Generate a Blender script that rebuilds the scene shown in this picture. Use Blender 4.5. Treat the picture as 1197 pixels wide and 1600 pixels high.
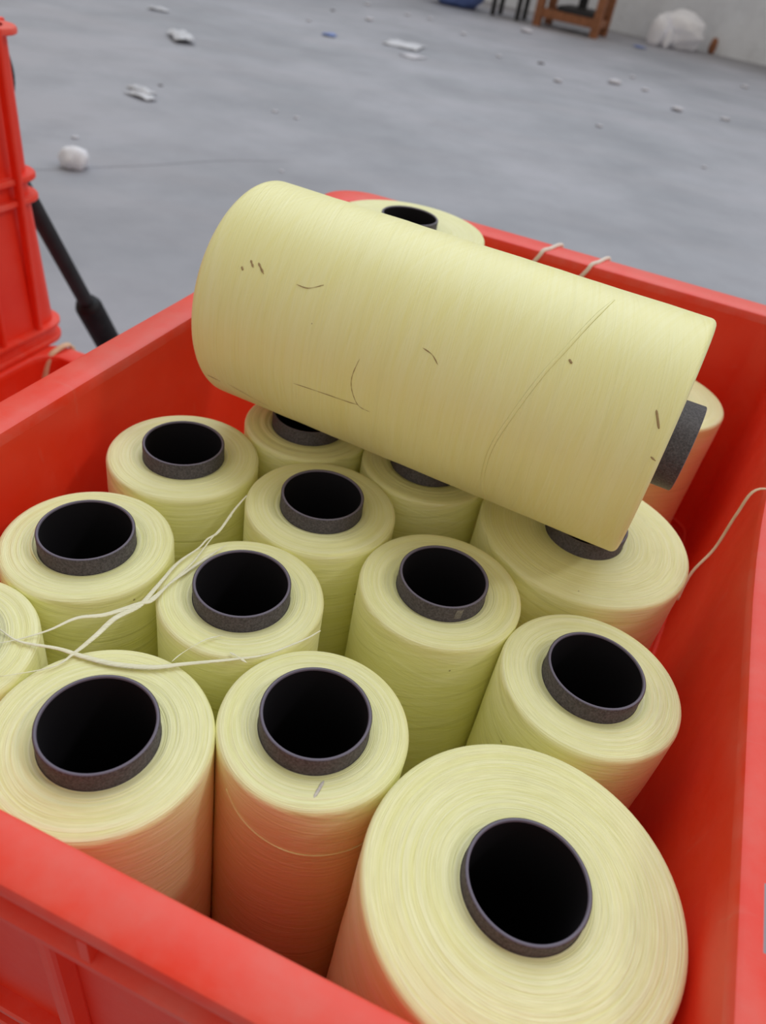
import bpy, bmesh, math, random
from mathutils import Vector, Matrix, noise as mnoise

for o in list(bpy.data.objects):
    bpy.data.objects.remove(o, do_unlink=True)
SC = bpy.context.scene
COL = SC.collection

# ------------------------------------------------------------------ units
K = 0.575            # scene unit -> metres
ZF = -1.134          # floor height in scene units (0 = tube tops)
ANG = math.radians(15)
CA, SA = math.cos(ANG), math.sin(ANG)
def W(x, y, z):
    return Vector((x*K, y*K, (z-ZF)*K))
def UW(u, w, z):     # crate-aligned coordinates -> world
    return W(u*CA + w*SA, -u*SA + w*CA, z)

# ------------------------------------------------------------------ camera
cam = bpy.data.cameras.new('camera')
camo = bpy.data.objects.new('camera', cam)
COL.objects.link(camo)
fw = Vector((0.0, 0.78467, -0.61991)); rt = Vector((0.98104, 0.12014, 0.15207)); up = Vector((-0.1938, 0.60816, 0.7698))
m = Matrix((rt, up, -fw)).transposed().to_4x4()
m.translation = W(0, 0, 0.446)
camo.matrix_world = m
cam.sensor_fit = 'VERTICAL'
cam.sensor_height = 36.0
cam.sensor_width = 36.0
cam.lens = 1180.0/1600.0*36.0
cam.clip_start = 0.01
cam.clip_end = 200
cam.dof.use_dof = True
cam.dof.focus_distance = 0.60*K
cam.dof.aperture_fstop = 11.0
SC.camera = camo

# ------------------------------------------------------------------ light
world = bpy.data.worlds.new('hall_daylight')
SC.world = world
world.use_nodes = True
bg = world.node_tree.nodes['Background']
bg.inputs['Color'].default_value = (1.0, 0.91, 0.78, 1)
bg.inputs['Strength'].default_value = 0.54

# soft daylight through the long roof lights of the hall, a little beyond the crates
roof = bpy.data.lights.new('roof_daylight', 'SUN'); roof.energy = 1.42; roof.angle = math.radians(65); roof.color = (0.84, 0.97, 1.12)
roofo = bpy.data.objects.new('roof_daylight', roof); COL.objects.link(roofo)
roofo.rotation_euler = Vector((0.10, 0.72, 1.0)).to_track_quat('Z', 'Y').to_euler()
roofo.location = (0, 3, 8)
# weak daylight from an open door far to the right
sun = bpy.data.lights.new('door_daylight', 'SUN'); sun.energy = 0.40; sun.angle = math.radians(7); sun.color = (1.0, 0.98, 0.96)
suno = bpy.data.objects.new('door_daylight', sun); COL.objects.link(suno)
d = Vector((CA*1.0+SA*0.25, -SA*1.0+CA*0.25, 1.02)).normalized()
suno.rotation_euler = d.to_track_quat('Z', 'Y').to_euler()
suno.location = d*8

SC.cycles.max_bounces = 20
SC.cycles.diffuse_bounces = 14
SC.view_settings.view_transform = 'Standard'
SC.view_settings.look = 'None'
SC.view_settings.exposure = 0.0
SC.view_settings.gamma = 1.0
SC.view_settings.use_curve_mapping = False

# ------------------------------------------------------------------ material helpers
def mat(name, rough=0.6, base=(0.5, 0.5, 0.5)):
    mt = bpy.data.materials.new(name); mt.use_nodes = True
    nt = mt.node_tree; b = nt.nodes['Principled BSDF']
    b.inputs['Base Color'].default_value = (*base, 1); b.inputs['Roughness'].default_value = rough
    return mt, nt, b
def N(nt, t, **kw):
    n = nt.nodes.new(t)
    for k, v in kw.items():
        if hasattr(n, k): setattr(n, k, v)
        else: n.inputs[k].default_value = v
    return n
def LK(nt, a, b): nt.links.new(a, b)
def coords(nt, scale=(1, 1, 1), rot=(0, 0, 0)):
    tc = N(nt, 'ShaderNodeTexCoord'); mp = N(nt, 'ShaderNodeMapping')
    mp.inputs['Scale'].default_value = scale; mp.inputs['Rotation'].default_value = rot
    LK(nt, tc.outputs['Object'], mp.inputs['Vector'])
    return mp.outputs['Vector']
def nz(nt, vec, scale, detail=3, rough=0.5):
    n = N(nt, 'ShaderNodeTexNoise'); n.inputs['Scale'].default_value = scale
    n.inputs['Detail'].default_value = detail; n.inputs['Roughness'].default_value = rough
    if vec is not None: LK(nt, vec, n.inputs['Vector'])
    return n.outputs['Fac']
def ramp(nt, fac, stops):
    r = N(nt, 'ShaderNodeValToRGB'); e = r.color_ramp.elements
    while len(e) < len(stops): e.new(0.5)
    for i, (p, c) in enumerate(stops):
        e[i].position = p; e[i].color = (*c, 1) if len(c) == 3 else c
    LK(nt, fac, r.inputs['Fac']); return r.outputs['Color']
def mixc(nt, fac, a, b, mode='MIX'):
    n = N(nt, 'ShaderNodeMix', data_type='RGBA', blend_type=mode)
    if isinstance(fac, (int, float)): n.inputs[0].default_value = fac
    else: LK(nt, fac, n.inputs[0])
    for i, v in ((6, a), (7, b)):
        if isinstance(v, tuple): n.inputs[i].default_value = (*v, 1)
        else: LK(nt, v, n.inputs[i])
    return n.outputs[2]
def math_(nt, op, a, b=None):
    n = N(nt, 'ShaderNodeMath', operation=op)
    for i, v in enumerate((a, b)):
        if v is None: continue
        if isinstance(v, (int, float)): n.inputs[i].default_value = v
        else: LK(nt, v, n.inputs[i])
    return n.outputs[0]
def bump(nt, b, h, strength, dist):
    n = N(nt, 'ShaderNodeBump'); n.inputs['Strength'].default_value = strength; n.inputs['Distance'].default_value = dist
    LK(nt, h, n.inputs['Height']); LK(nt, n.outputs['Normal'], b.inputs['Normal'])

# yarn: fine wound threads, rings on the ends and crossing helices on the side
def yarn_mat(name, base, pale, thread=0.55):
    mt, nt, b = mat(name, 0.45)
    b.inputs['Specular IOR Level'].default_value = 0.85
    b.inputs['Sheen Weight'].default_value = 0.12
    b.inputs['Sheen Roughness'].default_value = 0.6
    tc = N(nt, 'ShaderNodeTexCoord'); sp = N(nt, 'ShaderNodeSeparateXYZ')
    LK(nt, tc.outputs['Object'], sp.inputs[0])
    x, y, z = sp.outputs
    r2 = math_(nt, 'SQRT', math_(nt, 'ADD', math_(nt, 'MULTIPLY', x, x), math_(nt, 'MULTIPLY', y, y)))
    # helical streaks: stretched noise with opposite tilts
    def tilted(t, sc):
        zz = math_(nt, 'ADD', math_(nt, 'MULTIPLY', z, sc), math_(nt, 'MULTIPLY', x, t*sc))
        cb = N(nt, 'ShaderNodeCombineXYZ')
        LK(nt, math_(nt, 'MULTIPLY', x, 10.0), cb.inputs[0]); LK(nt, math_(nt, 'MULTIPLY', y, 10.0), cb.inputs[1]); LK(nt, zz, cb.inputs[2])
        return nz(nt, cb.outputs[0], 1.0, 3, 0.7)
    s1 = tilted(0.22, 700.0); s2 = tilted(-0.26, 520.0)
    side = math_(nt, 'MULTIPLY', math_(nt, 'ADD', s1, s2), 0.5)
    # rings by radius, slightly irregular round the tube
    cb = N(nt, 'ShaderNodeCombineXYZ')
    LK(nt, math_(nt, 'MULTIPLY', x, 14.0), cb.inputs[0]); LK(nt, math_(nt, 'MULTIPLY', y, 14.0), cb.inputs[1]); LK(nt, math_(nt, 'MULTIPLY', r2, 1700.0), cb.inputs[2])
    ring = nz(nt, cb.outputs[0], 1.0, 3, 0.7)
    geo = N(nt, 'ShaderNodeTexCoord'); ns = N(nt, 'ShaderNodeSeparateXYZ'); LK(nt, geo.outputs['Normal'], ns.inputs[0])
    isend = math_(nt, 'GREATER_THAN', math_(nt, 'ABSOLUTE', ns.outputs[2]), 0.6)
    hm = N(nt, 'ShaderNodeMix', data_type='FLOAT'); LK(nt, isend, hm.inputs[0]); LK(nt, side, hm.inputs[2]); LK(nt, ring, hm.inputs[3])
    h = hm.outputs[0]
    blot = nz(nt, coords(nt), 22.0, 4, 0.6)
    col = mixc(nt, ramp(nt, h, [(0.36, (0, 0, 0)), (0.60, (1, 1, 1))]), base, pale)
    col = mixc(nt, math_(nt, 'MULTIPLY', ramp(nt, blot, [(0.45, (0, 0, 0)), (0.75, (1, 1, 1))]), 0.35), col, tuple(c*0.93 for c in pale))
    s3 = tilted(0.30, 330.0)
    notend = math_(nt, 'SUBTRACT', 1.0, isend)
    col = mixc(nt, math_(nt, 'MULTIPLY', math_(nt, 'MULTIPLY', ramp(nt, s3, [(0.56, (0, 0, 0)), (0.66, (1, 1, 1))]), notend), thread), col, (0.95, 0.93, 0.60))
    col = mixc(nt, math_(nt, 'MULTIPLY', math_(nt, 'MULTIPLY', ramp(nt, s3, [(0.32, (1, 1, 1)), (0.42, (0, 0, 0))]), notend), thread), col, tuple(c*0.78 for c in base))
    # small dark flecks caught in the yarn
    vo = N(nt, 'ShaderNodeTexVoronoi'); vo.inputs['Scale'].default_value = 120.0
    LK(nt, coords(nt), vo.inputs['Vector'])
    sel = N(nt, 'ShaderNodeSeparateColor'); LK(nt, vo.outputs['Color'], sel.inputs[0])
    fl = math_(nt, 'MULTIPLY', math_(nt, 'LESS_THAN', vo.outputs['Distance'], 0.075), math_(nt, 'GREATER_THAN', sel.outputs[0], 0.93))
    col = mixc(nt, math_(nt, 'MULTIPLY', fl, 0.75), col, (0.22, 0.16, 0.07))
    LK(nt, col, b.inputs['Base Color'])
    bump(nt, b, h, 0.75, 0.0008)
    return mt
M_YARN = yarn_mat('aramid_yarn', (0.83, 0.82, 0.33), (0.90, 0.89, 0.50))
M_STRAND = yarn_mat('loose_strand', (0.82, 0.80, 0.52), (0.88, 0.87, 0.66))
M_YARN2 = yarn_mat('aramid_yarn_creamy', (0.86, 0.825, 0.33), (0.89, 0.87, 0.43), 0.15)
def tube_mat():
    mt, nt, b = mat('dark_paper_tube', 0.55)
    n = nz(nt, coords(nt), 900.0, 2, 0.7); big = nz(nt, coords(nt), 60.0, 3)
    c = ramp(nt, n, [(0.35, (0.040, 0.036, 0.042)), (0.7, (0.12, 0.11, 0.125))])
    c = mixc(nt, math_(nt, 'MULTIPLY', big, 0.3), c, (0.03, 0.028, 0.032))
    LK(nt, c, b.inputs['Base Color']); bump(nt, b, n, 0.3, 0.0004)
    return mt
M_TUBE = tube_mat()
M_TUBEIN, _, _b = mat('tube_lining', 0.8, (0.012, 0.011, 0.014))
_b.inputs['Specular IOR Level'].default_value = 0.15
M_TUBERIM, _, _b = mat('tube_cut_edge', 0.5, (0.13, 0.115, 0.16))
def plastic(name, dust_sheen):
    mt, nt, b = mat(name, 0.38)
    v = coords(nt)
    n1 = nz(nt, v, 9.0, 5, 0.65); n2 = nz(nt, v, 42.0, 5, 0.7)
    vs = coords(nt, (12, 130, 22), (0.5, 0.3, 0.6)); sc = nz(nt, vs, 1.0, 4, 0.75)
    base = ramp(nt, n1, [(0.3, (0.80, 0.030, 0.008)), (0.7, (0.88, 0.046, 0.012))])
    dm = math_(nt, 'MULTIPLY', ramp(nt, math_(nt, 'ADD', math_(nt, 'MULTIPLY', n1, 0.6), math_(nt, 'MULTIPLY', n2, 0.4)), [(0.42, (0, 0, 0)), (0.66, (1, 1, 1))]), dust_sheen)
    col = mixc(nt, dm, base, (0.72, 0.17, 0.14))  # pinkish tint: dust, plus the rim's sky reflection painted into the colour
    scr = math_(nt, 'MULTIPLY', ramp(nt, sc, [(0.62, (0, 0, 0)), (0.74, (1, 1, 1))]), 0.28)
    col = mixc(nt, scr, col, (0.76, 0.17, 0.12))
    LK(nt, col, b.inputs['Base Color'])
    LK(nt, math_(nt, 'ADD', 0.32, math_(nt, 'MULTIPLY', n2, 0.25)), b.inputs['Roughness'])
    b.inputs['Subsurface Weight'].default_value = 0.0
    bump(nt, b, n2, 0.10, 0.002)
    return mt
M_RED = plastic('red_plastic', 0.12)
M_RIM = plastic('red_plastic_scuffed_sheen', 0.6)  # scuffed and dusty, with sky sheen painted in by the stronger pink tint
def concrete(name, base, dark, warm, sc=1.0):
    mt, nt, b = mat(name, 0.55)
    v = coords(nt)
    n1 = nz(nt, v, 0.9*sc, 6, 0.62); n2 = nz(nt, v, 3.3*sc, 6, 0.65)
    st = nz(nt, coords(nt, (0.6*sc, 3.4*sc, 1), (0, 0, 0.35)), 1.0, 5, 0.6)
    n3 = nz(nt, v, 60*sc, 3, 0.6)
    c = ramp(nt, n1, [(0.36, dark), (0.60, base)])
    c = mixc(nt, math_(nt, 'MULTIPLY', ramp(nt, st, [(0.45, (0, 0, 0)), (0.7, (1, 1, 1))]), 0.35), c, warm)
    c = mixc(nt, math_(nt, 'MULTIPLY', ramp(nt, n2, [(0.50, (0, 0, 0)), (0.72, (1, 1, 1))]), 0.5), c, tuple(x*0.72 for x in base))
    c = mixc(nt, math_(nt, 'MULTIPLY', n3, 0.18), c, tuple(x*0.7 for x in base))
    LK(nt, c, b.inputs['Base Color'])
    LK(nt, math_(nt, 'ADD', 0.42, math_(nt, 'MULTIPLY', n2, 0.3)), b.inputs['Roughness'])
    bump(nt, b, n3, 0.08, 0.003)
    return mt
M_FLOOR = concrete('polished_concrete', (0.35, 0.355, 0.405), (0.225, 0.235, 0.27), (0.33, 0.31, 0.34), 0.8)
M_WALL = concrete('rendered_wall', (0.78, 0.83, 0.92), (0.66, 0.70, 0.78), (0.75, 0.78, 0.85), 1.6)
def simple(name, c1, c2, scale, rough=0.6, bmp=0.1):
    mt, nt, b = mat(name, rough)
    n = nz(nt, coords(nt), scale, 4, 0.6)
    LK(nt, ramp(nt, n, [(0.3, c1), (0.7, c2)]), b.inputs['Base Color']); bump(nt, b, n, bmp, 0.002)
    return mt
M_WHITE = simple('white_film', (0.66, 0.66, 0.72), (0.78, 0.78, 0.84), 40, 0.5)
M_FILM = simple('thin_white_film', (0.48, 0.49, 0.54), (0.62, 0.63, 0.68), 25, 0.5)
M_CRACK = simple('crack_fill', (0.20, 0.20, 0.23), (0.28, 0.28, 0.31), 60, 0.9)
M_BAG = simple('white_bag_film', (0.84, 0.86, 0.95), (0.92, 0.93, 1.0), 10, 0.5, 0.3)
M_LINT = simple('white_lint', (0.50, 0.50, 0.56), (0.62, 0.62, 0.68), 90, 0.9)
M_BLUE = simple('blue_film', (0.10, 0.16, 0.42), (0.16, 0.24, 0.56), 30, 0.5)
M_SMUDGE = simple('brown_scuff', (0.30, 0.20, 0.09), (0.48, 0.36, 0.17), 200, 0.8)
M_BLACK = simple('black_rubber', (0.008, 0.008, 0.010), (0.016, 0.016, 0.02), 60, 0.5)
M_BLACK.node_tree.nodes['Principled BSDF'].inputs['Specular IOR Level'].default_value = 0.2
M_DARKMET = simple('black_metal', (0.008, 0.009, 0.012), (0.016, 0.016, 0.02), 40, 0.6)
M_WOOD = simple('orange_brown_wood', (0.20, 0.075, 0.03), (0.34, 0.13, 0.055), 14, 0.6)
M_DIRT = simple('dark_speck', (0.06, 0.05, 0.05), (0.12, 0.10, 0.09), 80, 0.9)
M_TAN = simple('tan_cord', (0.62, 0.42, 0.26), (0.74, 0.53, 0.36), 150, 0.8)
M_CORD = simple('white_cord', (0.74, 0.66, 0.60), (0.84, 0.77, 0.70), 150, 0.8)

# ------------------------------------------------------------------ object helpers
def link(name, me, m_, parent=None, smooth=False):
    o = bpy.data.objects.new(name, me); COL.objects.link(o)
    if m_ is not None and len(me.materials) == 0: me.materials.append(m_)
    if parent is not None: o.parent = parent
    if smooth:
        for p in me.polygons: p.use_smooth = True
    return o
def mesh(name, verts, faces):
    me = bpy.data.meshes.new(name); me.from_pydata([tuple(v) for v in verts], [], faces); me.update(); return me
def frombm(name, bm):
    me = bpy.data.meshes.new(name); bm.to_mesh(me); bm.free(); me.update(); return me
def thing(name, label, cat, loc, rz=0.0, group=None):
    o = bpy.data.objects.new(name, None); COL.objects.link(o); o.empty_display_size = 0.05
    o.location = loc; o.rotation_euler = (0, 0, rz)
    tag(o, label, cat, group); return o
def tag(o, label, cat, group=None):
    o['label'] = label; o['category'] = cat
    if group: o['group'] = group
    return o
def smooth_by_angle(me, deg=40):
    for p in me.polygons: p.use_smooth = True
    bm = bmesh.new(); bm.from_mesh(me)
    lim = math.radians(deg)
    for e in bm.edges:
        if len(e.link_faces) == 2 and e.calc_face_angle(0) > lim: e.smooth = False
    bm.to_mesh(me); bm.free()
def box_mesh(name, x0, x1, y0, y1, z0, z1, bev=0.0):
    bm = bmesh.new(); bmesh.ops.create_cube(bm, size=1)
    for v in bm.verts:
        v.co = Vector(((x0+x1)/2+v.co.x*(x1-x0), (y0+y1)/2+v.co.y*(y1-y0), (z0+z1)/2+v.co.z*(z1-z0)))
    if bev: bmesh.ops.bevel(bm, geom=list(bm.edges), offset=bev, segments=2, affect='EDGES', profile=0.5)
    return frombm(name, bm)
def lathe(name, prof, n=96, closed=True):
    verts = []; faces = []
    for r, z in prof:
        for i in range(n):
            a = 2*math.pi*i/n; verts.append((r*math.cos(a), r*math.sin(a), z))
    m_ = len(prof); rng = m_ if closed else m_-1
    for j in range(rng):
        k = (j+1) % m_
        for i in range(n):
            i2 = (i+1) % n
            faces.append((j*n+i, j*n+i2, k*n+i2, k*n+i))
    return mesh(name, verts, faces)
def catmull(pts, sub=6):
    pts = [Vector(p) for p in pts]; out = []
    for i in range(len(pts)-1):
        p0 = pts[max(i-1, 0)]; p1 = pts[i]; p2 = pts[i+1]; p3 = pts[min(i+2, len(pts)-1)]
        for k in range(sub):
            t = k/sub
            out.append(0.5*((2*p1)+(p2-p0)*t+(2*p0-5*p1+4*p2-p3)*t*t+(3*p1-p0-3*p2+p3)*t**3))
    out.append(pts[-1]); return out
def sweep(name, pts, rad, nseg=8, flat=1.0, normal=None, taper=False, twist=0.0):
    # tube along a path; flat < 1 squashes the section along `normal`
    verts = []; faces = []; n = len(pts)
    nrm = Vector(normal) if normal is not None else Vector((0, 0, 1))
    for i, p in enumerate(pts):
        t = (pts[min(i+1, n-1)]-pts[max(i-1, 0)]).normalized()
        nn = nrm(i) if callable(nrm) else nrm
        s = t.cross(nn)
        if s.length < 1e-4: s = t.cross(Vector((0.3, 0.9, 0.1)))
        s.normalize(); b = s.cross(t).normalized()
        r = rad(i/(n-1)) if callable(rad) else rad
        if taper: r *= min(1.0, 0.25+4*min(i, n-1-i)/n)
        tw = twist*i
        s2 = s*math.cos(tw)+b*math.sin(tw); b2 = -s*math.sin(tw)+b*math.cos(tw)
        for k in range(nseg):
            a = 2*math.pi*k/nseg
            verts.append(p+s2*(r*math.cos(a))+b2*(r*flat*math.sin(a)))
    for i in range(n-1):
        for k in range(nseg):
            k2 = (k+1) % nseg
            faces.append((i*nseg+k, i*nseg+k2, (i+1)*nseg+k2, (i+1)*nseg+k))
    faces.append(tuple(range(nseg-1, -1, -1))); faces.append(tuple((n-1)*nseg+k for k in range(nseg)))
    return mesh(name, verts, faces)

# ------------------------------------------------------------------ setting
fl = link('floor', mesh('floor', [(-20, -8, 0), (20, -8, 0), (20, 24, 0), (-20, 24, 0), (-20, -8, -0.2), (20, -8, -0.2), (20, 24, -0.2), (-20, 24, -0.2)],
          [(0, 1, 2, 3), (7, 6, 5, 4), (0, 4, 5, 1), (1, 5, 6, 2), (2, 6, 7, 3), (3, 7, 4, 0)]), M_FLOOR)
fl['kind'] = 'structure'
# shallow crack running across the slab
cr = [W(x, y, ZF) + Vector((0, 0, 0.0006)) for x, y in ((-3.1, 4.45), (-2.55, 4.62), (-2.2, 4.95), (-1.95, 5.2), (-1.6, 5.6), (-1.2, 5.9))]
link('floor_crack', sweep('floor_crack', catmull(cr, 5), 0.0030, 6, 0.12, (0, 0, 1), True), M_CRACK, fl)
# back wall
A = Vector((3.3, 23.1)); B = Vector((6.87, 21.62)); wd = (B-A).normalized(); wn = Vector((-wd.y, wd.x))
a0 = A-wd*22; b0 = B+wd*14
P4 = [a0, b0, b0+wn*0.5, a0+wn*0.5]
vs = [W(p.x, p.y, ZF) for p in P4]+[W(p.x, p.y, ZF)+Vector((0, 0, 3.6)) for p in P4]
wl = link('wall_back', mesh('wall_back', vs, [(0, 1, 5, 4), (1, 2, 6, 5), (2, 3, 7, 6), (3, 0, 4, 7), (4, 5, 6, 7), (3, 2, 1, 0)]), M_WALL)
wl['kind'] = 'structure'

# ------------------------------------------------------------------ crates
def round_rect(u0, u1, w0, w1, rad, su, sw_list, zf):
    """closed path, counter-clockwise; sw_list: fractions along the long sides."""
    p = []
    def arc(cx, cy, a0):
        for i in range(9):
            a = math.radians(a0+90*i/8); p.append((cx+rad*math.cos(a), cy+rad*math.sin(a)))
    arc(u0+rad, w0+rad, 180)
    for i in range(1, su): p.append((u0+rad+(u1-u0-2*rad)*i/su, w0))
    arc(u1-rad, w0+rad, 270)
    for f in sw_list: p.append((u1, f))
    arc(u1-rad, w1-rad, 0)
    for i in range(1, su): p.append((u1-rad-(u1-u0-2*rad)*i/su, w1))
    arc(u0+rad, w1-rad, 90)
    for f in reversed(sw_list): p.append((u0, f))
    return p
# crate dimensions in local scene units: inner opening at the rim
IU0, IU1, IW0, IW1 = -0.322, 0.311, -0.535, 0.475
SWL = [-0.48+0.06*i for i in range(16)]
SWL = sorted([s for s in SWL if not (-0.44 < s < -0.37)]+[-0.425, -0.383])
RIMF = dict(l=1.0, r=1.0, f=0.85, b=1.35)
BOW = [0.0]
def bow(u, w):
    t = min(max((w+0.15)/0.55, 0.0), 1.0); t = t*t*(3-2*t)
    lin = 0.2*min(max((w+0.5)/0.4, 0.0), 1.0)
    return u+(BOW[0]*(lin+0.8*t)*min(u/0.25, 1.0) if u > 0 else 0.0)
def ring_path(o, rad, taper_ok=True):
    rad = rad*0.72
    p = round_rect(IU0-o*(RIMF['l'] if o > 0 else 1), IU1+o*(RIMF['r'] if o > 0 else 1),
                      IW0-o*(RIMF['f'] if o > 0 else 1), IW1+o*(RIMF['b'] if o > 0 else 1), rad, 10, SWL, 0)
    return [(bow(u, w), w) for u, w in p]
def rise(w, amount):
    t = min(max((w-0.10)/0.30, 0.0), 1.0); t = t*t*(3-2*t); return amount*t
def make_crate(name, label, loc, H, inner_floor, raise_=0.04, hole=False, group=None, ribs=True, sides='lrfb', otap=0.002, bow_=0.0, rim_k=1.0, band_o=0.020):
    """local z = 0 at the crate's foot, rim at z = H."""
    t = thing(name, label, 'crate', loc, -ANG, group)
    BOW[0] = bow_
    def sheet(nm, prof, cap_first=False, cap_last=False, closed=False, keep=None):
        verts = []; faces = []; n = None
        for (o, z, rad, rs) in prof:
            path = ring_path(o, rad); n = len(path)
            for (u, w) in path: verts.append((u*K, w*K, (z+(rise(w, raise_) if rs else 0))*K))
        L = len(prof)
        for j in range(L if closed else L-1):
            j2 = (j+1) % L
            for i in range(n):
                i2 = (i+1) % n
                f = (j*n+i, j*n+i2, j2*n+i2, j2*n+i)
                if keep is not None:
                    cu = sum(verts[q][0] for q in f)/4/K; cw = sum(verts[q][1] for q in f)/4/K
                    cz = sum(verts[q][2] for q in f)/4/K
                    if not keep(cu, cw, cz): continue
                faces.append(f)
        if cap_first: faces.append(tuple(range(n-1, -1, -1)))
        if cap_last: faces.append(tuple((L-1)*n+i for i in range(n)))
        me = mesh(nm, verts, faces); 
        bm = bmesh.new(); bm.from_mesh(me); bmesh.ops.recalc_face_normals(bm, faces=bm.faces); bm.to_mesh(me); bm.free()
        smooth_by_angle(me, 38); return me
    fl_ = inner_floor
    body = [(-0.010, fl_, 0.040, 0), (-0.0095, fl_+0.006, 0.044, 0), (-0.006, H*0.55+fl_*0.45, 0.052, 0), (-0.003, H-0.075, 0.058, 1), (-0.001, H-0.05, 0.06, 1), (0.0, H-0.012, 0.06, 1),
            (0.007, H-0.012, 0.064, 1), (0.007, H-0.05, 0.064, 1), ((0.007+otap)/2, fl_*0.5+H*0.5, 0.058, 0), (otap, 0.0, 0.05, 0)]
    link('body', sheet('crate_body', body, True, True), M_RED, t)
    rim = [(0.0, H-0.012, 0.06, 1), (0.0005, H-0.005, 0.06, 1), (0.002, H-0.0015, 0.061, 1), (0.005, H, 0.063, 1), (0.015, H, 0.068, 1), (0.034, H, 0.085, 1), (0.038, H-0.0015, 0.088, 1), (0.040, H-0.005, 0.09, 1),
           (0.040, H-0.011, 0.09, 1), (0.037, H-0.014, 0.088, 1), (0.024, H-0.014, 0.078, 1), (0.022, H-0.036, 0.077, 1), (0.038, H-0.037, 0.089, 1), (0.041, H-0.039, 0.09, 1), (0.041, H-0.045, 0.09, 1), (0.007, H-0.046, 0.066, 1)]
    rim = [(o_*rim_k, z_, r_, q_) for o_, z_, r_, q_ in rim]
    keep = None
    if hole:
        # open slot through the right-hand flange
        def keep(u, w, z):
            if u < IU1+0.0152: return True
            if z > H-0.02: return not (u < IU1+0.0385 and -0.425 < w < -0.383)
            return not (-0.425 < w < -0.29)
    link('rim', sheet('crate_rim', rim, closed=False, keep=keep), M_RIM, t)
    if ribs:
        # horizontal bands round the wall
        for zb in (H*0.505, H*0.44, H*0.045):
            bd = [(-0.01, zb-0.006, 0.055, 0), (band_o-0.002, zb-0.006, 0.075, 0), (band_o, zb-0.003, 0.077, 0), (band_o, zb+0.004, 0.077, 0), (band_o-0.002, zb+0.006, 0.075, 0), (-0.01, zb+0.006, 0.055, 0)]
            link('band', sheet('crate_band', bd), M_RIM, t)
        rib_l = box_mesh('rib_long', -0.009*K, 0.009*K, -0.006*K, 0.006*K, 0.03*H*K, (H-0.040)*K, 0.002)
        gus = box_mesh('gusset', -0.008*K, 0.008*K, -0.003*K, 0.003*K, -0.024*K, 0.0, 0.0)
        def put(nm, me, u, w, rz, z=0.0):
            o = link(nm, me, M_RED, t); o.location = (u*K, w*K, z*K); o.rotation_euler = (0, 0, rz)
        for i in range(9):
            w = -0.46+0.86*i/8
            if 'l' in sides: put('rib', rib_l, IU0-0.012, w, 0)
            if 'r' in sides: put('rib', rib_l, bow(IU1, w)+0.012, w, 0)
        for i in range(6):
            u = -0.25+0.50*i/5
            if 'f' in sides: put('rib', rib_l, u, IW0-0.012, math.pi/2)
            if 'b' in sides: put('rib', rib_l, u, IW1+0.012, math.pi/2)
        if 'f' in sides:
            for i in range(5):
                put('gusset', gus, -0.20+0.10*i, IW0-0.026, math.pi/2, H-0.0135)
    return t
HC = 0.66
CU, CW = -0.14, 0.683          # our crate's centre in u, w
crate = make_crate('plastic_crate', 'open red plastic crate packed with upright yellow yarn bobbins', UW(CU, CW, 0.04-HC), HC, HC-0.5, hole=True, bow_=0.054)
make_crate('plastic_crate', 'shallow red crate underneath the crate full of bobbins', UW(CU, CW, ZF), 0.04-HC-ZF, 0.02, raise_=0.0, ribs=True, group='red crates', sides='rf')
zadj = -0.474
UA, WA = -1.24+0.362, 1.30-0.54
make_crate('plastic_crate', 'low red crate with tan cords over its rim beside the bobbin crate', UW(UA, WA, ZF), zadj-ZF, 0.03, raise_=0.0, group='red crates', sides='lb')
UB, WB = -1.603, 0.80
make_crate('plastic_crate', 'red crate at the bottom of the stack at the left edge', UW(UB, WB, ZF), zadj-ZF, 0.03, raise_=0.0, group='red crates', sides='r')
make_crate('plastic_crate', 'upturned ribbed red crate stacked on top at the left edge', UW(UB+0.055, 0.79, zadj+0.001+HC), HC, 0.03, raise_=0.0, group='red crates', sides='rf', otap=-0.016, rim_k=0.62, band_o=0.0125).rotation_euler = (math.pi, 0, -ANG)

# ------------------------------------------------------------------ bobbins
TR = 0.040
def package_mesh(rp, L, seed):
    rnd = random.Random(seed)
    prof = []
    e = 0.0048
    prof.append((TR+0.0004, 0.0))
    prof.append((rp-e, 0.0)); prof.append((rp-e*0.3, e*0.3)); prof.append((rp, e))
    for i in range(1, 14):
        z = e+(L-2*e)*i/14
        prof.append((rp+rnd.uniform(-0.0003, 0.0004), z))
    prof += [(rp, L-e), (rp-e*0.12, L-e*0.55), (rp-e*0.40, L-e*0.18), (rp-e*0.9, L)]
    nr = 16
    for i in range(1, nr):
        f = i/nr; r = (rp-e)*(1-f)+(TR+0.001)*f
        dip = -0.0016*max(0, (f-0.72)/0.28)
        prof.append((r, L+rnd.uniform(-0.00045, 0.00045)+dip))
    prof.append((TR+0.0004, L-0.0022))
    return lathe('yarn_package', [(r*K, z*K) for r, z in prof], 112)
def tube_mesh(L0, L1):
    ro, ri = TR, TR-0.0026
    pr = [(ro, L0), (ro, L1-0.0006), (ro-0.0006, L1)]
    return lathe('tube', [(r*K, z*K) for r, z in pr], 96, closed=False)
def rim_mesh(L1):
    ro, ri = TR, TR-0.0028
    pr = [(ro-0.0006, L1), (ro-0.0011, L1+0.0004), (ri+0.0008, L1+0.0004), (ri+0.0002, L1), (ri, L1-0.0012)]
    return lathe('cut_edge', [(r*K, z*K) for r, z in pr], 96, closed=False)
def lining_mesh(L0, L1):
    ri = TR-0.0028
    pr = [(ri, L1-0.0012), (ri, L0)]
    return lathe('lining', [(r*K, z*K) for r, z in pr], 96, closed=False)
PROT = 0.014
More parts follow.
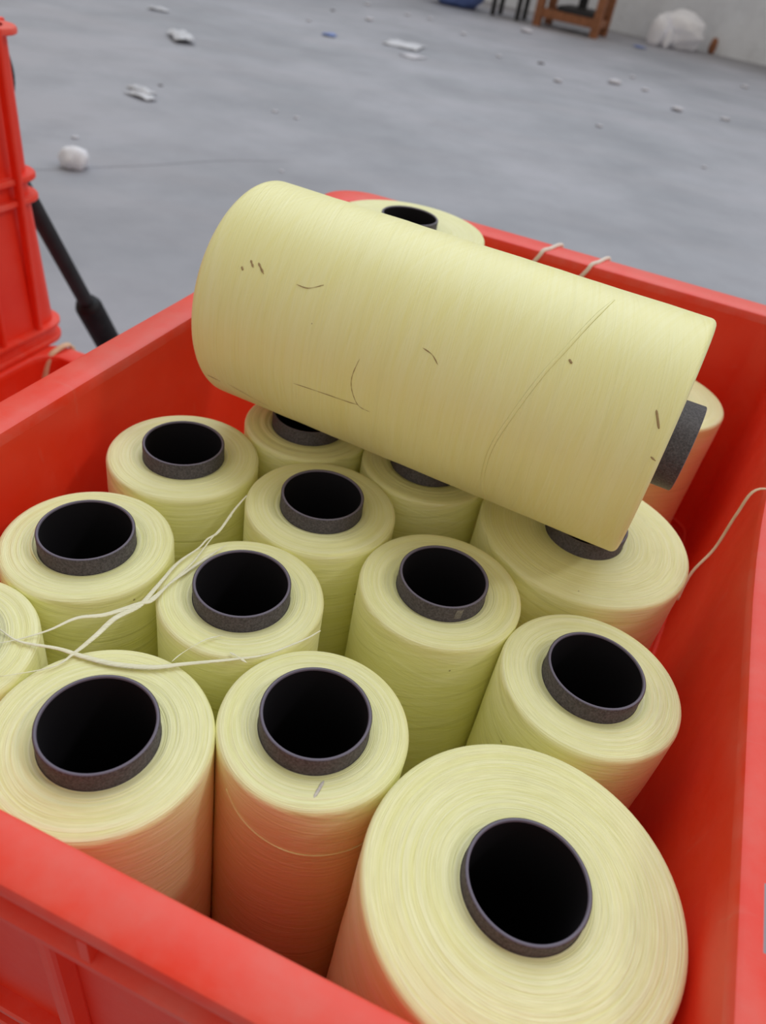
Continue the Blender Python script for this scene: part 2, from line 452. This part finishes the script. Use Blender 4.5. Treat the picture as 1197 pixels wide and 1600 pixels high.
def bobbin(label, x, y, rp, seed, ztop=0.0, zbase=-0.46, m_=None, prot=PROT, tilt=(0, 0)):
    t = thing('yarn_bobbin', label, 'bobbin', W(x, y, zbase), 0.0, 'yellow yarn bobbins')
    L = ztop-zbase
    # pivot is the foot; a slight lean keeps the foot on the crate floor
    t.rotation_euler = (tilt[0], tilt[1], seed*1.7)
    pk = link('yarn_package', package_mesh(rp, L-prot-0.006, seed), m_ or M_YARN, t)
    pk.location.z = 0.006*K
    smooth_by_angle(pk.data, 60)
    tb = link('tube', tube_mesh(0, L), M_TUBE, t, True)
    link('cut_edge', rim_mesh(L), M_TUBERIM, tb, True)
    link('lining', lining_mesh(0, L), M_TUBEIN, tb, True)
    return t
ZB = -0.46
BOB = [
 ('A', -0.2094, 0.6124, 0.0750, 'slim yellow bobbin nearest the left crate wall behind the loose yarn'),
 ('B', -0.1010, 0.7120, 0.0700, 'slim bobbin half hidden under the left end of the lying bobbin'),
 ('C', -0.0600, 0.5740, 0.0735, 'slim bobbin in the middle whose tube is fully seen below the lying bobbin'),
 ('D', 0.0370, 0.6820, 0.0710, 'slim bobbin mostly covered by the middle of the lying bobbin'),
 ('E', -0.2442, 0.4633, 0.0717, 'slim bobbin by the left wall with a curled inner thread at its tube'),
 ('F', -0.1020, 0.4374, 0.0690, 'slim bobbin with loose yarn strands lying across its front edge'),
 ('G', 0.0637, 0.4932, 0.0735, 'slim bobbin with a pale scuff on the front of its tube'),
 ('I', 0.1925, 0.4188, 0.0750, 'medium bobbin by the right wall behind the large front bobbin'),
 ('L', -0.0188, 0.3270, 0.0695, 'slim front bobbin with a grey smear below its tube and a slack side strand'),
 ('K', -0.1584, 0.2849, 0.0765, 'slim front bobbin partly cut off by the front crate rim at left'),
 ('J', -0.3000, 0.3330, 0.0700, 'bobbin at the left edge with its tube out of frame'),
 ('H', 0.2050, 0.6150, 0.1075, 'wide bobbin under the right end of the lying bobbin'),
 ('M', 0.1310, 0.2370, 0.1030, 'largest wide bobbin in the front corner with a thin rimmed tube'),
 ('N', 0.3350, 0.9620, 0.0960, 'bobbin in the far right corner behind the lying bobbin tube end'),
]
BO = {}
for i, (k, x, y, rp, lab) in enumerate(BOB):
    BO[k] = bobbin(lab, x, y, rp, i+3, prot=0.009 if k == 'M' else PROT)
BO['O'] = bobbin('tall wide bobbin against the far crate wall behind the lying bobbin', -0.043, 1.080, 0.110, 31, ztop=0.118)
# slack strand round the front slim bobbin
lp = [(-0.0382, -2.3728), (-0.0503, -2.1665), (-0.0585, -1.8875), (-0.0652, -1.5616), (-0.069, -1.257), (-0.0733, -0.9281), (-0.0771, -0.6882)]
pts = []
rz = BO['L'].rotation_euler.z
for z, a in lp:
    a -= rz; pts.append(Vector((0.0697*math.cos(a)*K, 0.0697*math.sin(a)*K, (z-ZB)*K)))
link('slack_strand', sweep('slack_strand', catmull(pts, 6), 0.0006*K, 6, 0.5), M_YARN, BO['L'], True)

def to_local(t, p):
    return Matrix.Rotation(-t.rotation_euler.z, 3, 'Z') @ (p-t.location)
def mark(nm, key, pl, z, rad, m_, flat=0.15, lab=None):
    t = BO[key]
    pts = catmull([to_local(t, W(x, y, z)) for x, y in pl], 5)
    o = link(nm, sweep(nm, pts, rad*K, 8, flat, (0, 0, 1), True), m_, t, True)
    if lab: o['label'] = lab
M_GREY = simple('grey_smear', (0.42, 0.39, 0.42), (0.66, 0.63, 0.52), 600, 0.8)
mark('smear', 'L', [(-0.0040, 0.2835), (-0.0062, 0.2763), (-0.0082, 0.2700)], -0.0136, 0.0011, M_GREY, 0.12, 'grey smear on the yarn end')
mark('inner_thread', 'E', [(-0.2684, 0.427), (-0.2809, 0.4395), (-0.2885, 0.4553), (-0.2915, 0.474), (-0.2880, 0.4905)], -0.0142, 0.0011, M_YARN, 0.6)
# pale scuff on the front of one tube
a0 = math.atan2(0.4563-0.4932, 0.0790-0.0637)-BO['G'].rotation_euler.z
sv = []; nn = 6
for rr in (TR+0.00005, TR+0.00025):
    for j in range(2):
        for i in range(nn):
            aa = a0+(i/(nn-1)-0.5)*0.16+0.03*j; zz = 0.46-0.0125+0.0105*j
            sv.append((rr*math.cos(aa)*K, rr*math.sin(aa)*K, zz*K))
sf = []
for i in range(nn-1):
    sf += [(i, i+nn, i+nn+1, i+1), (2*nn+i, 2*nn+i+1, 3*nn+i+1, 3*nn+i), (i, i+1, 2*nn+i+1, 2*nn+i), (nn+i, 3*nn+i, 3*nn+i+1, nn+i+1)]
sf += [(0, 2*nn, 3*nn, nn), (nn-1, 2*nn-1, 4*nn-1, 3*nn-1)]
gt = [c for c in BO['G'].children if c.name.startswith('tube')][0]
link('scuff', mesh('scuff', sv, sf), simple('pale_scuff', (0.10, 0.09, 0.10), (0.26, 0.25, 0.26), 500, 0.6), gt)['label'] = 'pale scuff on the dark tube'

# the big bobbin lying on top
PC = Vector((0.2368, 0.6042, 0.1112)); yaw = 2.8007; PL = 0.4425; PR = 0.1108
av = Vector((math.cos(yaw), math.sin(yaw), 0)); bv = Vector((math.sin(yaw), -math.cos(yaw), 0)); nv = Vector((0, 0, 1))
P = thing('yarn_bobbin', 'large yellow bobbin lying on its side across the upright bobbins', 'bobbin', (0, 0, 0), 0, 'yellow yarn bobbins')
pe = PC+av*PL
mx = Matrix((bv, nv, -av)).transposed().to_4x4(); mx.translation = W(pe.x, pe.y, pe.z+0.0006)
P.matrix_world = mx
def big_package():
    prof = [(TR+0.0004, 0.002), (PR-0.014, 0.0)]
    for i in range(0, 9):
        a = math.radians(90*i/8); prof.append((PR-0.012+0.012*math.sin(a), 0.010-0.010*math.cos(a)))
    rnd = random.Random(9)
    for i in range(1, 22): prof.append((PR+rnd.uniform(-0.0002, 0.0003), 0.010+(PL-0.016)*i/22))
    e = 0.006
    for i in range(0, 6):
        a = math.radians(90*i/5); prof.append((PR-e+e*math.cos(a), PL-e+e*math.sin(a)))
    for i in range(1, 12):
        f = i/12; prof.append(((PR-e)*(1-f)+(TR+0.001)*f, PL+rnd.uniform(-0.0004, 0.0004)))
    prof.append((TR+0.0004, PL-0.001))
    return lathe('yarn_package', [(r*K, z*K) for r, z in prof], 160)
pk = link('yarn_package', big_package(), M_YARN2, P); smooth_by_angle(pk.data, 60)
tb = link('tube', tube_mesh(-0.014, PL+0.021), M_TUBE, P, True)
link('cut_edge', rim_mesh(PL+0.021), M_TUBERIM, tb, True)
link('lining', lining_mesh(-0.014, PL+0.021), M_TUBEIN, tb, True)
def on_p(ax, th, h=0.0): return Vector(((PR+h)*math.cos(th), (PR+h)*math.sin(th), PL-ax))*K
def unwrap(l):
    out = [l[0]]
    for ax, th in l[1:]:
        while th-out[-1][1] > math.pi: th -= 2*math.pi
        while th-out[-1][1] < -math.pi: th += 2*math.pi
        out.append((ax, th))
    return out
def p_line(nm, l, rad, m_, h=0.0001, flat=0.25, taper=True, parent=None, dash=None):
    l = unwrap(l); c = catmull([Vector((a, t, 0)) for a, t in l], 8)
    pts = [on_p(v.x, v.y, h) for v in c]
    verts_n = [Vector((math.cos(v.y), math.sin(v.y), 0)) for v in c]
    # section flattened against the surface
    n = len(pts); verts = []; faces = []
    for i, p in enumerate(pts):
        t = (pts[min(i+1, n-1)]-pts[max(i-1, 0)]).normalized(); s = t.cross(verts_n[i]).normalized()
        r = rad*K*(min(1.0, 0.3+5*min(i, n-1-i)/n) if taper else 1)
        if dash: r *= 0.35+0.65*abs(math.sin(i*dash))
        for k in range(6):
            a = math.pi*2*k/6; verts.append(p+s*(r*math.cos(a))+verts_n[i]*(r*flat*math.sin(a)))
    for i in range(n-1):
        for k in range(6):
            faces.append((i*6+k, i*6+(k+1) % 6, (i+1)*6+(k+1) % 6, (i+1)*6+k))
    faces.append((5, 4, 3, 2, 1, 0)); faces.append(tuple((n-1)*6+k for k in range(6)))
    return link(nm, mesh(nm, verts, faces), m_, P, True)
p_line('yarn_end', [(0.1282, -2.2037), (0.1298, -2.7826), (0.128, -3.1095), (0.12, 2.8713), (0.1096, 2.541), (0.0989, 2.2481), (0.0892, 1.9036), (0.0836, 1.6611)], 0.0018, M_YARN2, 0.0, 0.35)
MK = [([(0.2614, 2.8823), (0.2648, 3.0435), (0.2626, -3.1209), (0.2547, -3.0076), (0.2428, -2.9897)], 0.00035, 0.9),
 ([(0.3233, -2.9701), (0.2946, -2.9886), (0.2679, -3.0014), (0.2548, -3.0138)], 0.0004, 0.45),
 ([(0.3399, 2.5128), (0.3276, 2.5088), (0.3152, 2.4447)], 0.0005, 0.3),
 ([(0.2106, 2.6381), (0.2006, 2.6624), (0.1929, 2.7185)], 0.0005, 0.4),
 ([(0.3906, 2.4524), (0.3853, 2.5036)], 0.0011, 0.9), ([(0.3825, 2.451), (0.3734, 2.524)], 0.0011, 0.9), ([(0.3966, 2.5252), (0.394, 2.5505)], 0.0010, None),
 ([(0.0945, 2.3554), (0.0912, 2.3802)], 0.0009, None), ([(0.0179, 2.4874), (0.0105, 2.6044)], 0.0009, None), ([(0.0079, 2.8001), (0.0031, 2.8167)], 0.0008, 0.5),
 ([(0.430, -2.60), (0.4142, -2.5812)], 0.0007, 0.5), ([(0.4059, -2.5965), (0.3622, -2.4449)], 0.0004, 0.6)]
for l, r, dsh in MK: p_line('scuff_mark', l, r, M_SMUDGE, 0.0003, 0.2, True, dash=dsh)

# ------------------------------------------------------------------ loose yarn
ZS = -0.0118
def strand(label, pl, rad, flat=0.35, z=ZS, wob=0.0006, seed=1, m_=None):
    rnd = random.Random(seed)
    pts = [W(x, y, z+rnd.uniform(0, wob)) for x, y in pl]
    me = sweep('loose_yarn', catmull(pts, 6), lambda t: rad*K*(0.75+0.35*math.sin(9*t+seed)), 8, flat, (0, 0, 1), True, 0.0)
    o = link('loose_yarn', me, m_ or M_STRAND, None, True)
    return tag(o, label, 'yarn', 'loose yarn strands')
strand('long flat yarn strand trailing diagonally between the left bobbins to the frame edge',
 [(-0.1313, 0.5635), (-0.1368, 0.5384), (-0.1417, 0.5055), (-0.1483, 0.4926), (-0.1519, 0.4784), (-0.1625, 0.4558), (-0.1696, 0.4237), (-0.175, 0.4015), (-0.1876, 0.384), (-0.1942, 0.3641), (-0.2017, 0.3455), (-0.2116, 0.329), (-0.2409, 0.3128)], 0.0023, seed=2)
strand('yarn strand curving left across the leftmost full bobbin towards the edge bobbin',
 [(-0.1368, 0.5297), (-0.1451, 0.4936), (-0.1513, 0.4591), (-0.1617, 0.4283), (-0.1676, 0.4094), (-0.1758, 0.4035), (-0.1959, 0.3859), (-0.2146, 0.3767), (-0.2292, 0.3601), (-0.2473, 0.3457), (-0.2629, 0.3366)], 0.0021, seed=3)
strand('long flat yarn strand crossing the back of the front left bobbin',
 [(-0.2739, 0.3568), (-0.262, 0.3527), (-0.2437, 0.3453), (-0.2152, 0.3458), (-0.1959, 0.3433), (-0.1704, 0.3418), (-0.1432, 0.3456), (-0.1238, 0.3536), (-0.088, 0.3677), (-0.0677, 0.3774), (-0.0525, 0.3899), (-0.0396, 0.402), (-0.0308, 0.4127)], 0.0022, seed=4)
strand('short yarn strand looping over the left rim of the middle bobbin',
 [(-0.1294, 0.4912), (-0.1412, 0.4696), (-0.1567, 0.439), (-0.1669, 0.4162), (-0.1699, 0.4073)], 0.0015, seed=5)
strand('tiny yarn end sticking out between the two front bobbins',
 [(-0.0787, 0.3662), (-0.0856, 0.3696), (-0.089, 0.3713), (-0.094, 0.373)], 0.0011, seed=6)
strand('fine single thread lying on the front of a middle bobbin top',
 [(-0.1326, 0.3538), (-0.1278, 0.3639), (-0.1156, 0.3801), (-0.1031, 0.3888)], 0.0006, seed=7)

# cord on the right wall
pts = [UW(0.30, 0.80, 0.03), UW(0.262, 0.772, 0.044), UW(0.215, 0.752, 0.0435), UW(0.185, 0.738, 0.043), UW(0.176, 0.72, 0.02), UW(0.168, 0.695, -0.012), UW(0.153, 0.665, -0.03), UW(0.148, 0.64, -0.05)]
o = link('cord', sweep('cord', catmull(pts, 6), 0.0016*K, 7, 0.5), M_TAN, None, True)
tag(o, 'thin tan cord hanging over the right crate wall by the wide bobbin', 'cord')
# two white cords over the far rim
def rim_cord(label, u0, du):
    w_in = CW+IW1; zt = 0.08
    pts = [UW(u0+0.012, w_in+0.060, zt-0.05), UW(u0+0.010, w_in+0.058, zt-0.006), UW(u0+0.006, w_in+0.050, zt+0.0016), UW(u0-0.003, w_in+0.02, zt+0.0016), UW(u0-0.010, w_in+0.0035, zt+0.0012),
           UW(u0-0.014, w_in-0.002, zt-0.008), UW(u0-0.026, w_in-0.0035, zt-0.03), UW(u0-0.047, w_in-0.0065, zt-0.07), UW(u0-0.06, w_in-0.012, zt-0.12)]
    o = link('cord', sweep('cord', catmull(pts, 6), 0.0030*K, 8, 0.55, (0, -1, 0.4)), M_CORD, None, True)
    return tag(o, label, 'cord', 'cords over the far rim')
rim_cord('white cord over the far crate rim, left one of the pair', -0.135, 0)
rim_cord('white cord over the far crate rim, right one of the pair', -0.060, 0)
# tan cords over the neighbour crate's rim
def cord2(label, pl, rad=0.0075):
    o = link('cord', sweep('cord', catmull(pl, 6), rad*K, 8, 0.5, (0, -0.5, 1)), M_TAN, None, True)
    return tag(o, label, 'cord', 'tan cords on the low red crate')
zc = zadj
cord2('tan cord hanging down from the far corner of the low red crate', [UW(UA-0.30, WA+0.542, zc-0.06), UW(UA-0.30, WA+0.533, zc+0.003), UW(UA-0.305, WA+0.487, zc+0.004), UW(UA-0.309, WA+0.466, zc-0.015), UW(UA-0.312, WA+0.445, zc-0.08), UW(UA-0.312, WA+0.42, zc-0.2)])
cord2('tan cord over the side rim of the low red crate at the frame edge', [UW(UA-0.366, WA+0.315, zc-0.04), UW(UA-0.36, WA+0.31, zc+0.004), UW(UA-0.325, WA+0.295, zc+0.005), UW(UA-0.312, WA+0.29, zc-0.02), UW(UA-0.305, WA+0.27, zc-0.12), UW(UA-0.30, WA+0.25, zc-0.2)])

# ------------------------------------------------------------------ black bar with sleeve
hb = thing('pull_handle', 'black pull handle with thick sleeve leaning behind the red crates', 'handle', W(-0.93, 2.3, ZF))
def sub(nm, me, m_):
    o = link(nm, me, m_, hb, True); me.transform(Matrix.Translation(-hb.location)); return o
# straight shaft and bent grip, real positions in scene units
F0 = W(-0.93, 2.30, ZF+0.02); F1 = W(-1.035, 1.906, -0.307)
dirb = (F1-F0)
sub('shaft', sweep('shaft', [F0, F0+dirb*0.5, F1, F1+dirb*0.16], 0.0225*K, 16), M_DARKMET)
sub('sleeve', sweep('sleeve', [F0+dirb*0.02, F0+dirb*0.3, F0+dirb*0.605, F0+dirb*0.625], lambda t: 0.040*K if t < 0.9 else 0.032*K, 20), M_BLACK)
G0 = F1+dirb*0.16
gp = [G0, G0+Vector((-0.02, 0.0, 0.05))*K*1.0, G0+Vector((0.0, 0.0, 0.12))*K, G0+Vector((0.015, 0.01, 0.19))*K, G0+Vector((-0.01, 0.02, 0.26))*K, G0+Vector((-0.09, 0.05, 0.31))*K, G0+Vector((-0.2, 0.08, 0.32))*K]
sub('grip', sweep('grip', catmull(gp, 8), 0.019*K, 14), M_BLACK)
sub('foot', box_mesh('foot', *(c for c in (F0.x-0.05, F0.x+0.05, F0.y-0.04, F0.y+0.04, 0.0, 0.03)), 0.006), M_DARKMET)

# ------------------------------------------------------------------ far furniture
def leg_box(nm, t, x, y, wx, z1, m_, rz, lean=0.0):
    me = box_mesh(nm, -wx/2, wx/2, -wx/2, wx/2, 0, z1, 0.006)
    o = link(nm, me, m_, t); o.location = (x, y, 0); return o
ta = math.radians(-18)
T = thing('wooden_table', 'orange brown wooden table frame standing before the far wall', 'table', W(2.05, 20.7, ZF), ta)
tw, tdp, th = 0.76, 0.60, 0.78
for sx in (-1, 1):
    for sy in (-1, 1): leg_box('leg', T, sx*tw/2, sy*tdp/2, 0.10, th, M_WOOD, 0)
link('stretcher', box_mesh('stretcher', -tw/2, tw/2, -tdp/2-0.03, -tdp/2+0.03, 0.10, 0.20, 0.005), M_WOOD, T)
link('stretcher', box_mesh('stretcher', -tw/2, tw/2, tdp/2-0.03, tdp/2+0.03, 0.10, 0.20, 0.005), M_WOOD, T)
for sx in (-1, 1): link('side_rail', box_mesh('side_rail', sx*tw/2-0.03, sx*tw/2+0.03, -tdp/2, tdp/2, 0.10, 0.18, 0.005), M_WOOD, T)
link('table_top', box_mesh('table_top', -tw/2-0.1, tw/2+0.1, -tdp/2-0.08, tdp/2+0.08, th, th+0.05, 0.006), M_WOOD, T)
# black machine part resting on the stretchers
bm = thing('black_motor', 'black motor on a post sitting on the wooden table stretchers', 'motor', W(2.05, 20.7, ZF)+Vector((0.08, -0.02, 0.20)), ta)
link('base_plate', box_mesh('base_plate', -0.24, 0.24, -0.33, 0.33, 0.0, 0.06, 0.01), M_DARKMET, bm)
link('post', lathe('post', [(0.06, 0.05), (0.055, 0.35), (0.09, 0.36), (0.09, 0.52), (0.02, 0.53)], 24, False), M_DARKMET, bm, True)
S = thing('black_stool', 'black metal stool with thin legs left of the wooden table', 'stool', W(0.62, 21.0, ZF), ta)
for sx, sy in ((-1, -1), (1, -1), (-1, 1), (1, 1)): leg_box('leg', S, sx*0.17, sy*0.17, 0.055, 0.52, M_DARKMET, 0)
for sx in (-1, 1): link('side_rail', box_mesh('side_rail', sx*0.17-0.012, sx*0.17+0.012, -0.17, 0.17, 0.30, 0.34), M_DARKMET, S)
link('seat', box_mesh('seat', -0.23, 0.23, -0.23, 0.23, 0.52, 0.56, 0.012), M_DARKMET, S)

def blob(name, rx, ry, rz, seed, amp, freq, m_, sub_=3, flat_base=True):
    bm_ = bmesh.new(); bmesh.ops.create_icosphere(bm_, subdivisions=sub_, radius=1.0)
    off = Vector((seed*3.1, seed*1.7, seed*0.9))
    for v in bm_.verts:
        n = v.co.normalized(); d_ = 1+amp*(mnoise.noise(n*freq+off)+0.5*mnoise.noise(n*freq*2.3+off))
        v.co = n*d_
    for v in bm_.verts:
        v.co = Vector((v.co.x*rx, v.co.y*ry, max(v.co.z, -0.75)*rz+0.75*rz))
    me = frombm(name, bm_)
    for p in me.polygons: p.use_smooth = True
    return link(name, me, m_)
# blue bundle by the stool
bb = blob('blue_sack', 0.36, 0.30, 0.26, 5, 0.14, 1.6, M_BLUE, 4)
bb.location = W(-0.62, 21.3, ZF); tag(bb, 'blue sack lying on the floor left of the black stool', 'sack')
# white plastic bag by the wall
wb = thing('plastic_bag', 'crumpled white plastic bag lying against the far grey wall', 'bag', W(4.62, 21.55, ZF))
o = blob('bag_body', 0.36, 0.27, 0.25, 11, 0.20, 1.7, M_BAG, 4); o.parent = wb
o = blob('bag_tail', 0.12, 0.10, 0.20, 14, 0.25, 1.8, M_BAG, 3); o.parent = wb; o.location = (-0.30, -0.20, 0)
o = blob('bag_handle', 0.05, 0.05, 0.13, 17, 0.3, 2.0, M_BAG, 3); o.parent = wb; o.location = (-0.18, -0.30, 0)
br = blob('cardboard_scrap', 0.05, 0.05, 0.11, 21, 0.2, 1.8, M_WOOD, 3); br.location = W(5.6, 21.95, ZF); tag(br, 'brown scrap at the foot of the wall beside the white bag', 'scrap')

# ------------------------------------------------------------------ floor litter
def crumple(name, label, cat, x, y, sx, sy, h, rz, m_, seed, amp=1.0, group=None):
    n = 9; verts = []; faces = []
    rnd = random.Random(seed)
    for layer in (0, 1):
        for j in range(n):
            for i in range(n):
                fu, fv = i/(n-1)-0.5, j/(n-1)-0.5
                e = 1.0-0.18*abs(mnoise.noise(Vector((fu*5+seed, fv*5, 2))))
                z = h*(0.5+0.5*mnoise.noise(Vector((fu*4.5*amp+seed, fv*4.5*amp, seed*0.7))))*(1-0.5*(4*fu*fu+4*fv*fv)/2)
                verts.append((fu*sx*e, fv*sy*e, max(z, 0.001)+(0.0025 if layer else 0)))
    for j in range(n-1):
        for i in range(n-1):
            a = j*n+i; q = (a, a+1, a+n+1, a+n)
            faces.append(tuple(reversed(q))); faces.append(tuple(v+n*n for v in q))
    bd = [i for i in range(n)]+[j*n+n-1 for j in range(1, n)]+[(n-1)*n+i for i in range(n-2, -1, -1)]+[j*n for j in range(n-2, 0, -1)]
    for k in range(len(bd)):
        a, b_ = bd[k], bd[(k+1) % len(bd)]; faces.append((a, b_, b_+n*n, a+n*n))
    o = link(name, mesh(name, verts, faces), m_, None, True)
    o.location = W(x, y, ZF); o.rotation_euler.z = rz
    return tag(o, label, cat, group)
bl = blob('fluff_ball', 0.052, 0.050, 0.042, 3, 0.18, 2.0, M_WHITE, 3); bl.location = W(-2.333, 4.835, ZF); tag(bl, 'round white ball of fluff on the floor near the black handle', 'fluff')
crumple('plastic_film', 'crumpled translucent white film piece on the floor at upper left', 'litter', -3.383, 9.993, 0.14, 0.34, 0.07, 0.5, M_FILM, 4, 1.3)
crumple('paper_strip', 'upper of two pale folded strips lying side by side on the floor', 'litter', -2.76, 7.12, 0.17, 0.06, 0.03, -0.5, M_FILM, 6)
crumple('paper_strip', 'lower of two pale folded strips lying side by side on the floor', 'litter', -2.70, 6.93, 0.17, 0.07, 0.03, -0.45, M_FILM, 8)
crumple('paper_strip', 'narrow white strip on the floor near the top left', 'litter', -4.301, 11.804, 0.16, 0.08, 0.035, 0.05, M_FILM, 12)
crumple('blue_scrap', 'small blue plastic scrap lying on white film in the open floor', 'litter', -2.084, 12.609, 0.11, 0.14, 0.03, 0.0, M_BLUE, 15)
crumple('plastic_film', 'larger flat white film sheet in the open floor centre', 'litter', -1.03, 13.066, 0.31, 0.36, 0.03, -0.2, M_FILM, 18)
crumple('plastic_film', 'smaller flat white film sheet just before the larger one', 'litter', -0.822, 12.168, 0.16, 0.2, 0.015, -0.5, M_LINT, 22)
crumple('blue_scrap', 'small blue scrap on the floor left of the white bag', 'litter', 3.55, 19.9, 0.14, 0.16, 0.03, 0.4, M_BLUE, 25)
LINT = [(-2.225, 17.701, 0.126), (-1.87, 15.303, 0.176), (-1.387, 17.274, 0.123), (-0.955, 17.377, 0.124), (-0.245, 15.952, 0.137), (0.968, 18.4, 0.261), (0.406, 13.928, 0.101), (1.254, 12.506, 0.146), (2.201, 13.462, 0.235), (2.646, 14.638, 0.106), (2.663, 13.356, 0.136), (2.907, 12.029, 0.194), (3.58, 12.019, 0.141), (4.968, 16.316, 0.164), (1.563, 9.714, 0.087), (-2.602, 5.445, 0.053), (-2.609, 13.731, 0.1), (-1.64, 7.361, 0.057), (-1.429, 7.278, 0.057), (-1.181, 5.618, 0.037), (2.541, 8.608, 0.066)]
LL = {5: 'wide flat lint tuft on the floor just in front of the wooden table', 15: 'tiny lint tuft just beyond the round white ball of fluff', 13: 'lint tuft near the right frame edge below the far wall',
      4: 'small lint tuft between the larger white film sheet and the black stool', 20: 'lone lint tuft on the right side of the floor nearest the far crate rim'}
for i, (x, y, s_) in enumerate(LINT):
    o = blob('lint_tuft', s_*K*0.5, s_*K*0.42, s_*K*0.16, 30+i, 0.35, 2.2, M_LINT, 2); o.location = W(x, y, ZF); o.rotation_euler.z = i*1.3
    tag(o, 'small white lint tuft lying on the open concrete floor', 'lint', 'white lint tufts on the floor')
    if i in LL: o['label'] = LL[i]
for i, (x, y, s_) in enumerate([(-2.734, 7.498, 0.047), (-2.569, 15.641, 0.09), (1.081, 14.066, 0.122)]):
    o = blob('dirt_speck', s_*K*0.5, s_*K*0.4, s_*K*0.12, 60+i, 0.3, 2.0, M_DIRT, 2); o.location = W(x, y, ZF)
    tag(o, ('tiny dark speck on the floor beside the two pale folded strips', 'tiny dark speck on the floor above the blue plastic scrap', 'dark speck on the open floor in front of the wooden table')[i], 'dirt', 'dark specks on the floor')
